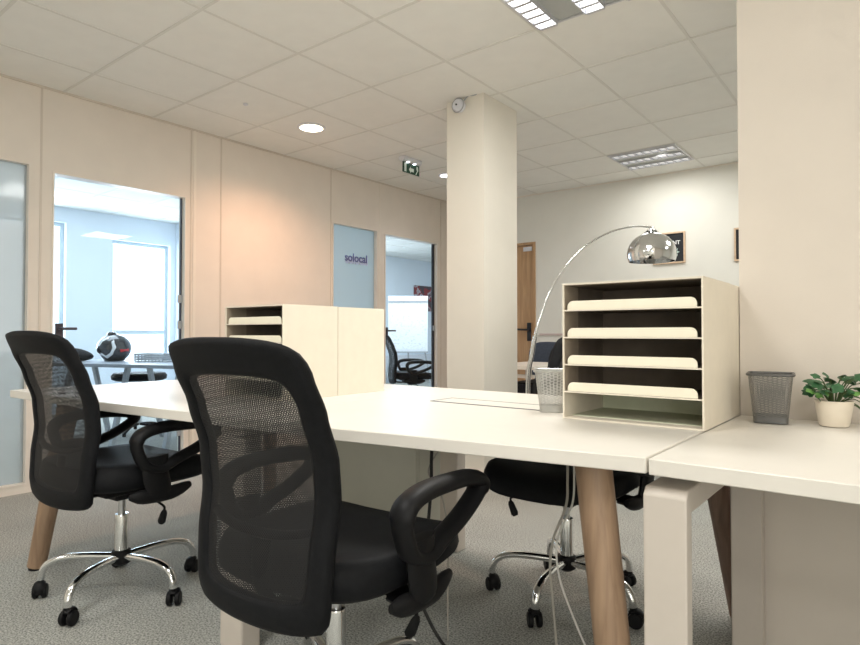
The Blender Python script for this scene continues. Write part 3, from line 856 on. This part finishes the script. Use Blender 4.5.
# cords under the desks
def cord(label, pts, r, m, name='cable'):
    return tag(obj(name, tube(nb(), smooth_path(pts, 8), r, 8), m), label, 'cable', 'cables hanging under the desks')
cord('black cable hanging from the middle desk and trailing on the carpet', [(-1.21, 1.55, .701), (-1.218, 1.55, .60), (-1.22, 1.55, .50), (-1.24, 1.55, .33), (-1.272, 1.55, .17), (-1.23, 1.55, .08), (-1.155, 1.55, .008), (-1.02, 1.50, .006)], .0055, M['cord_black'])
cord('thin grey cord curling beside the hanging black cable', [(-1.145, 1.60, .701), (-1.18, 1.60, .68), (-1.225, 1.60, .62), (-1.27, 1.60, .54), (-1.22, 1.60, .48), (-1.19, 1.60, .36), (-1.19, 1.60, .16), (-1.19, 1.60, .006)], .0028, M['cord_grey'])
cord('grey cable drooping in front of the tucked-in chair and falling straight', [(-.743, 1.55, .701), (-.743, 1.55, .60), (-.748, 1.55, .528), (-.786, 1.55, .432), (-.797, 1.55, .349), (-.790, 1.55, .266), (-.779, 1.55, .142), (-.77, 1.55, .006)], .0038, M['cord_grey'])
cord('white cable drooping in front of the tucked-in chair and running off to the right', [(-.730, 1.56, .701), (-.728, 1.56, .61), (-.735, 1.56, .53), (-.778, 1.56, .43), (-.775, 1.56, .33), (-.73, 1.56, .22), (-.676, 1.56, .12), (-.61, 1.56, .006)], .0030, M['cord_white'])

# ---------------------------------------------------------------- arc lamp and the things around it
L = thing('arc_lamp', 'chrome arc floor lamp with a mirrored dome shade', 'lamp', (-2.075, 3.713, 0))
o_ = Vector((-2.075, 3.713, 0))
arc = [(-2.073, 3.715, .06), (-2.073, 3.715, .655), (-2.052, 3.732, .851), (-2.029, 3.75, 1.01), (-2.001, 3.771, 1.133), (-1.959, 3.804, 1.277), (-1.903, 3.849, 1.408), (-1.834, 3.904, 1.519), (-1.766, 3.957, 1.602), (-1.668, 4.035, 1.679), (-1.582, 4.102, 1.723), (-1.485, 4.179, 1.745), (-1.407, 4.241, 1.741)]
P = smooth_path([Vector(p) - o_ for p in arc], 5)
i_ = 14
obj('lower_tube', tube(nb(), P[:i_ + 1], .016, 14), M['chrome'], L)
obj('middle_tube', tube(nb(), P[i_ - 1:32], .0095, 12), M['chrome'], L)
obj('arc_tube', tube(nb(), P[31:], .0062, 10), M['chrome'], L)
obj('foot', lathe(nb(), [(0, 0), (.15, 0), (.155, .006), (.155, .05), (.15, .056), (.03, .058), (.02, .07), (0, .07)], 36, cap=False), mat('white_stone_foot', (.7, .68, .66), .3, noise=.1, nscale=8), L)
tip = Vector(arc[-1]) - o_ + Vector((.008, .006, .004))
dome = nb(); rD = .163
prof = [(.008, .0), (.012, -.015), (.030, -.022), (.033, -.045), (.050, -.048)]
prof += [(rD * math.sin(R(a)), -.192 + .150 * math.cos(R(a))) for a in range(20, 111, 6)]
prof += [((rD - .003) * math.sin(R(a)), -.192 + .147 * math.cos(R(a))) for a in range(110, 19, -9)]
dm = obj('lamp_shade', lathe(dome, prof, 48, tuple(tip), cap=False), M['chrome'], L)
vt = nb()
for ring_r, ring_z in ((.0345, -.036), (.046, -.0455)):
    for q in range(12):
        a = 2 * PI * q / 12; c = tip + Vector((math.cos(a) * ring_r, math.sin(a) * ring_r, ring_z)); box(vt, c - Vector((.003, .003, .004)), c + Vector((.003, .003, .004)))
obj('vent_holes', vt, M['black_edge'], dm, smooth=False)
obj('bulb', lathe(nb(), [(0, -.165), (.02, -.158), (.030, -.135), (.022, -.105), (.014, -.09), (.014, -.05), (0, -.05)], 18, tuple(tip), cap=False), mat('opal_bulb', (.9, .88, .84), .3, noise=.01), L)

# letter board on the back wall
lb = thing('letter_board', 'square black letter board in pale wood frame behind the lamp shade', 'letter board', (-1.865, YB, 1.85))
s = .155
fr = nb()
for q in ((-s, -s, -s + .016, s), (s - .016, -s, s, s), (-s + .016, -s, s - .016, -s + .016), (-s + .016, s - .016, s - .016, s)): box(fr, (q[0], -.022, q[1]), (q[2], -.001, q[3]))
obj('frame', fr, M['frame_oak'], lb, bevel=.002)
obj('felt', box(nb(), (-s + .016, -.012, -s + .016), (s - .016, -.002, s - .016)), M['board_black'], lb, smooth=False)
obj('letters', text_bm('LENT', .052, .001, .001), M['letter'], lb, smooth=False, mtx=Matrix.Translation((.045, -.0135, .048)) @ Matrix.Rotation(R(90), 4, 'X'))
st = nb(); poly = []
for i in range(14):
    a = 2 * PI * i / 14; r = .048 if i % 2 == 0 else .026; poly.append((.055 + r * math.cos(a), -.045 + r * math.sin(a)))
prism(st, poly, lambda p, k: Vector((p[0], -.0125 - .0015 * k, p[1])))
obj('pale_motif', st, mat('pale_teal_print', (.45, .58, .55), .6, noise=.1, nscale=60), lb, smooth=False)
lb2 = thing('picture_frame', 'dark picture in a thin wood frame mostly hidden behind the pier', 'picture', (-1.12, YB, 1.83))
s = .155; fr = nb()
for q in ((-s, -s, -s + .016, s), (s - .016, -s, s, s), (-s + .016, -s, s - .016, -s + .016), (-s + .016, s - .016, s - .016, s)): box(fr, (q[0], -.022, q[1]), (q[2], -.001, q[3]))
obj('frame', fr, M['frame_oak'], lb2, bevel=.002)
obj('print', box(nb(), (-s + .016, -.012, -s + .016), (s - .016, -.002, s - .016)), M['board_black'], lb2, smooth=False)

# far desk by the column with a slate chair behind it
fd = thing('desk', 'small white desk in the background between the column and the lamp', 'desk', (-2.75, 4.70, 0), 0)
obj('desktop', box(nb(), (-.1, -.37, .71), (.39, .37, .74)), M['desk'], fd, bevel=.003)
obj('apron', box(nb(), (-.06, -.33, .64), (.36, -.30, .668)), M['white_metal'], fd, smooth=False)
for sx, sy in ((-.05, -.33), (.09, -.33), (-.05, .33), (.36, .33)):
    obj('leg', box(nb(), (sx - .025, sy - .025, 0), (sx + .025, sy + .025, .7095)), M['white_metal'], fd, bevel=.003)
fp = thing('drawer_unit', 'dark drawer pedestal under the small background desk', 'cabinet', (-2.59, 4.62, 0))
obj('case', box(nb(), (-.035, -.2, .02), (.17, .25, .60)), M['plastic'], fp, bevel=.004)
for i in range(3): obj('drawer', box(nb(), (-.033, -.216, .04 + .185 * i), (.168, -.2005, .215 + .185 * i)), M['bag'], fp, bevel=.003)

def lounge_back(label, x, y, rz, m, w=.25, z1=.99):
    t = thing('upholstered_chair', label, 'chair', (x, y, 0), rz)
    def pad(name, hw, z0, z1, y0, y1, lean):
        b = nb(); n_ = 28; rings = []
        for k2, (sc, yy) in enumerate([(.90, 0), (.98, .15), (1, .5), (.98, .85), (.90, 1)]):
            ring = []
            for q in range(n_):
                a = 2 * PI * q / n_; c_, s_ = math.cos(a), math.sin(a)
                xx = hw * sc * math.copysign(abs(c_) ** .55, c_); zc = (z0 + z1) / 2; zz_ = zc + (z1 - z0) / 2 * sc * math.copysign(abs(s_) ** .55, s_)
                ring.append(b.verts.new((xx, y0 + (y1 - y0) * yy + lean * (zz_ - z0), zz_)))
            rings.append(ring)
        for a_, b_ in zip(rings, rings[1:]):
            for q in range(n_): b.faces.new((a_[q], a_[(q + 1) % n_], b_[(q + 1) % n_], b_[q]))
        b.faces.new(rings[0]); b.faces.new(rings[-1])
        return obj(name, b, m, t, angle=60)
    pad('backrest', w, .52, z1, -.26, -.18, -.12)
    pad('seat', w, .40, .49, -.22, .24, 0)
    b = nb(); tube(b, [(0, 0, .06), (0, 0, .405)], .028, 14); obj('column', b, M['chrome'], t)
    for q in range(5):
        a = 2 * PI * (q + .5) / 5; b = nb(); tube(b, smooth_path([(0, 0, .07), (.15 * math.cos(a), .15 * math.sin(a), .08), (.27 * math.cos(a), .27 * math.sin(a), .03)], 4), .014, 8); tube(b, [(.27 * math.cos(a), .27 * math.sin(a), .0), (.27 * math.cos(a), .27 * math.sin(a), .04)], .018, 8); obj('leg', b, M['plastic'], t)
    return t
lc = lounge_back('black padded leather chair in the gap between the silver mesh bin and the lamp pole', -1.665, 3.60, R(178), M['leather'], .335, .965)
b = nb(); tube(b, [( .19 * math.copysign(abs(math.cos(a)) ** .5, math.cos(a)), -.205 - .12 * (.17 * math.copysign(abs(math.sin(a)) ** .5, math.sin(a)) + .22) + .02, .745 + .17 * math.copysign(abs(math.sin(a)) ** .5, math.sin(a))) for a in [2 * PI * i / 40 for i in range(40)]], .008, 6, closed=True); obj('piping', b, M['bag'], lc)
lounge_back('slate blue upholstered chair at the small background desk behind the lamp pole', -2.97, 5.45, R(175), M['navy'], .22, .92)

# ---------------------------------------------------------------- meeting room on the left
ta = thing('table', 'grey-blue trestle table in the meeting room behind the left glass door', 'table', (-5.698, 2.337, 0), R(18))
obj('tabletop', box(nb(), (-.75, 0, .71), (1.12, .80, .74)), M['tableA'], ta, bevel=.003)
for x in (-.52, .18, .78):
    b = nb()
    for y0, y1 in ((.28, .10), (.52, .70)): tube(b, [(x, y0, .7095), (x, y1, 0)], .028, 4)
    box(b, (x - .018, .16, .34), (x + .018, .64, .38))
    obj('trestle', b, M['grey_metal'], ta, bevel=.002)
hm = thing('helmet', 'black motorcycle helmet with white angular graphics on the meeting room table', 'helmet', (-6.0, 2.705, ZT), R(71))
hb = nb(); bmesh.ops.create_icosphere(hb, subdivisions=4, radius=.135)
for v in hb.verts:
    v.co.x *= 1.12; v.co.z *= 1.0
    v.co.z += .125
    if v.co.z < .02: v.co.z = .0 + (v.co.z - .02) * .05 + .004
    if v.co.x < -.02 and v.co.z < .09: v.co.x *= .93
shell = obj('shell', hb, M['helmet_black'], hm, angle=180)
def on_shell(ax_, az, lift):
    d = Vector((math.cos(az) * math.cos(ax_) * 1.12, math.cos(az) * math.sin(ax_), math.sin(az))) * (.135 + lift)
    return Vector((d.x, d.y, d.z + .125))
def patch(a0, a1, pts, m, name):
    b = nb(); vs = [on_shell(R(a), R(z), .0035) for a, z in pts]
    c = on_shell(R(sum(p[0] for p in pts) / len(pts)), R(sum(p[1] for p in pts) / len(pts)), .006)
    V = [b.verts.new(v) for v in vs]; cc = b.verts.new(c)
    for i in range(len(V)): b.faces.new((V[i], V[(i + 1) % len(V)], cc))
    obj(name, b, m, shell, smooth=False)
# side facing the camera is around -90 +- 60 degrees (local), arranged as an angular ring
ringo = [(-160, 10), (-148, 38), (-118, 55), (-96, 36), (-88, 4), (-100, -26), (-125, -44), (-150, -24)]
ringi = [(-148, 8), (-140, 28), (-119, 40), (-105, 26), (-100, 2), (-108, -18), (-126, -30), (-143, -16)]
for i in (0, 1, 3, 4, 5, 6):
    j = (i + 1) % 8
    patch(0, 0, [ringo[i], ringo[j], ringi[j], ringi[i]], M['helmet_white'], 'white_graphic')
patch(0, 0, [(-76, -4), (-40, -2), (-38, -12), (-74, -16)], M['helmet_red'], 'red_stripe')
vb = nb(); box(vb, (.06, -.05, .225), (.10, .05, .275)); 
obj('air_vent', lathe(nb(), [(.0, .285), (.03, .28), (.045, .262), (.045, .24), (0, .24)], 14, (-.02, 0, 0), cap=False), M['helmet_black'], hm)
vb.free()

bg = nb(); bmesh.ops.create_icosphere(bg, subdivisions=3, radius=1)
for v in bg.verts:
    x, y, z = v.co; v.co = Vector((x * .14, y * .10, max(0, z * .5 + .5) * .12 * (1 - .25 * x)))
bo = tag(obj('bag', bg, M['bag'], angle=180), 'low black soft bag lying beside the helmet on the meeting room table', 'bag')
bo.location = (-6.16, 2.45, ZT + .001); bo.rotation_euler = (0, 0, R(30))
tr = thing('wire_tray', 'flat grey wire tray at the right on the meeting room table', 'tray', (-5.62, 2.92, ZT + .0005), R(25))
b = nb(); box(b, (-.15, -.10, 0), (.15, .10, .006)); obj('base', b, M['grey_metal'], tr, smooth=False)
b = nb()
for z in (.022, .045, .068):
    tube(b, [(-.15, -.10, z), (.15, -.10, z), (.15, .10, z), (-.15, .10, z)], .009, 6, closed=True)
for i in range(9):
    x = -.15 + .3 * i / 8
    for y in (-.10, .10): tube(b, [(x, y, .003), (x, y, .072)], .006, 6)
obj('wire_sides', b, M['grey_metal'], tr)
stool = thing('stool', 'round black padded stool behind the meeting room table', 'stool', (-6.16, 3.03, 0), 0)
obj('seat', lathe(nb(), [(0, .53), (.22, .53), (.255, .545), (.26, .58), (.24, .605), (0, .612)], 32, cap=False), M['leather'], stool)
obj('gas_column', tube(nb(), [(0, 0, .08), (0, 0, .531)], .025, 14), M['chrome'], stool)
for q in range(5):
    a = 2 * PI * q / 5 + .3; b = nb(); tube(b, smooth_path([(.0, .0, .09), (.15 * math.cos(a), .15 * math.sin(a), .08), (.27 * math.cos(a), .27 * math.sin(a), .03)], 4), .014, 8); tube(b, [(.27 * math.cos(a), .27 * math.sin(a), .0), (.27 * math.cos(a), .27 * math.sin(a), .04)], .018, 8); obj('leg', b, M['plastic'], stool)

# ---------------------------------------------------------------- flipchart room
fc = thing('flipchart', 'white flipchart with a written sheet seen through the glass door', 'flipchart', (-6.85, 8.05, 0), R(38))
obj('board', box(nb(), (-.34, 0, .70), (.35, .02, 1.66)), M['paper'], fc, bevel=.004)
obj('paper_sheet', box(nb(), (-.315, -.006, .73), (.325, -.0005, 1.56)), M['scribble'], fc, smooth=False)
obj('clamp_bar', box(nb(), (-.335, -.03, 1.565), (.345, -.001, 1.64)), M['housing'], fc, bevel=.004)
obj('pen_tray', box(nb(), (-.34, -.07, .675), (.35, -.001, .70)), M['grey_metal'], fc, bevel=.003)
for x0, x1, y1 in ((-.25, -.42, -.05), (.25, .42, -.05), (0, 0, .55)):
    obj('leg', tube(nb(), [(x0, .035, .95), (x1, y1, 0)], .014, 8), M['grey_metal'], fc)
pc = thing('wall_picture', 'dark red and grey printed picture on the wall behind the flipchart', 'picture', (XA, 10.39, 1.77))
obj('print', box(nb(), (.001, -.36, -.27), (.02, .36, .28)), M['poster'], pc, bevel=.002)
rd = tag(obj('wall_radiator', box(nb(), (XA + .001, 8.6, .12), (XA + .10, 11.0, .56)), M['housing'], bevel=.01), 'long white wall radiator below the flipchart', 'radiator')

# ---------------------------------------------------------------- lighting
def area(name, loc, rot, sx, sy, power, color):
    l = bpy.data.lights.new(name, 'AREA'); l.shape = 'RECTANGLE'; l.size = sx; l.size_y = sy; l.energy = power; l.color = color
    o = bpy.data.objects.new(name, l); COL.objects.link(o); o.location = loc; o.rotation_euler = rot
    return o
DOWN = (0, 0, 0)
K = .88
for i, (x, y, p) in enumerate([(-1.22, 2.53, 34), (-1.82, 5.53, 10), (1.5, .1, 30), (-1.22, .13, 30), (-2.8, -1.2, 26), (.9, -1.9, 30), (1.2, 4.4, 22), (-.2, 5.0, 24)]):  # built louvred lights first, then added lamps that have no fitting
    area('ceiling_lamp_and_fill', (x, y, H - .035), DOWN, .56, .56, p * K, (1, .985, .935))
# added fill panel behind the camera, toned as daylight; no window is built
area('window_light', (2.4, -2.9, 1.5), (R(80), 0, R(35)), 3.0, 1.6, 85, (1, .97, .93))
# warm downlight and cool one
def spot(loc, power, color, size=.08, ang=150):
    l = bpy.data.lights.new('downlight_lamp', 'SPOT'); l.energy = power; l.color = color; l.shadow_soft_size = size; l.spot_size = R(ang); l.spot_blend = .8
    o = bpy.data.objects.new('downlight_lamp', l); COL.objects.link(o); o.location = loc
    return o
spot((-3.617, 3.10, H - .03), 78, (1, .56, .36))
spot((-3.64, 4.88, H - .03), 10, (1, .86, .9))
# wall washer spot hitting the back wall above the letter board
sp_ = spot((-1.72, 5.45, H - .03), 11, (1, .98, .92), .10, 130); sp_.rotation_euler = (R(38), 0, 0)
# side rooms: daylight pushed in through the windows
area('window_light', (XA - .4, 4.14, 1.45), (R(90), 0, R(-90)), 1.0, 1.9, 55, (.80, .90, 1))
area('window_light', (XA - .4, 2.4, 1.55), (R(90), 0, R(-90)), 1.6, 1.8, 70, (.80, .90, 1))
area('window_light', (XA - .4, 7.2, 1.6), (R(90), 0, R(-90)), 2.2, 1.5, 60, (.80, .90, 1))
area('ceiling_lamp_and_fill', (-6.4, 2.4, H - .04), DOWN, 1.6, 1.6, 48, (.82, .91, 1))  # added overhead panel to brighten the meeting room, no fitting there
area('ceiling_lamp_and_fill', (-6.4, 7.6, H - .04), DOWN, 1.6, 1.6, 75, (.84, .92, 1))  # likewise an added panel, over the flipchart room

wd = bpy.data.worlds.new('sky_world'); scene.world = wd; wd.use_nodes = True
bgn = wd.node_tree.nodes['Background']; bgn.inputs[0].default_value = (.90, .95, 1, 1); bgn.inputs[1].default_value = 2.2

# ---------------------------------------------------------------- camera
cam = bpy.data.cameras.new('camera'); co = bpy.data.objects.new('camera', cam); COL.objects.link(co)
cam.sensor_width = 36; cam.lens = 608 / 860 * 36; cam.clip_start = .05
co.location = (0, 0, 1.0)
co.rotation_euler = (R(90) + math.atan(11.5 / 608), 0, R(38.3))
scene.camera = co
scene.view_settings.view_transform = 'Standard'
scene.view_settings.look = 'None'
scene.view_settings.exposure = 0.0
scene.view_settings.gamma = 1.0
scene.cycles.use_denoising = True
scene.cycles.max_bounces = 10
scene.cycles.diffuse_bounces = 5
scene.cycles.transparent_max_bounces = 24
scene.cycles.sample_clamp_indirect = 6
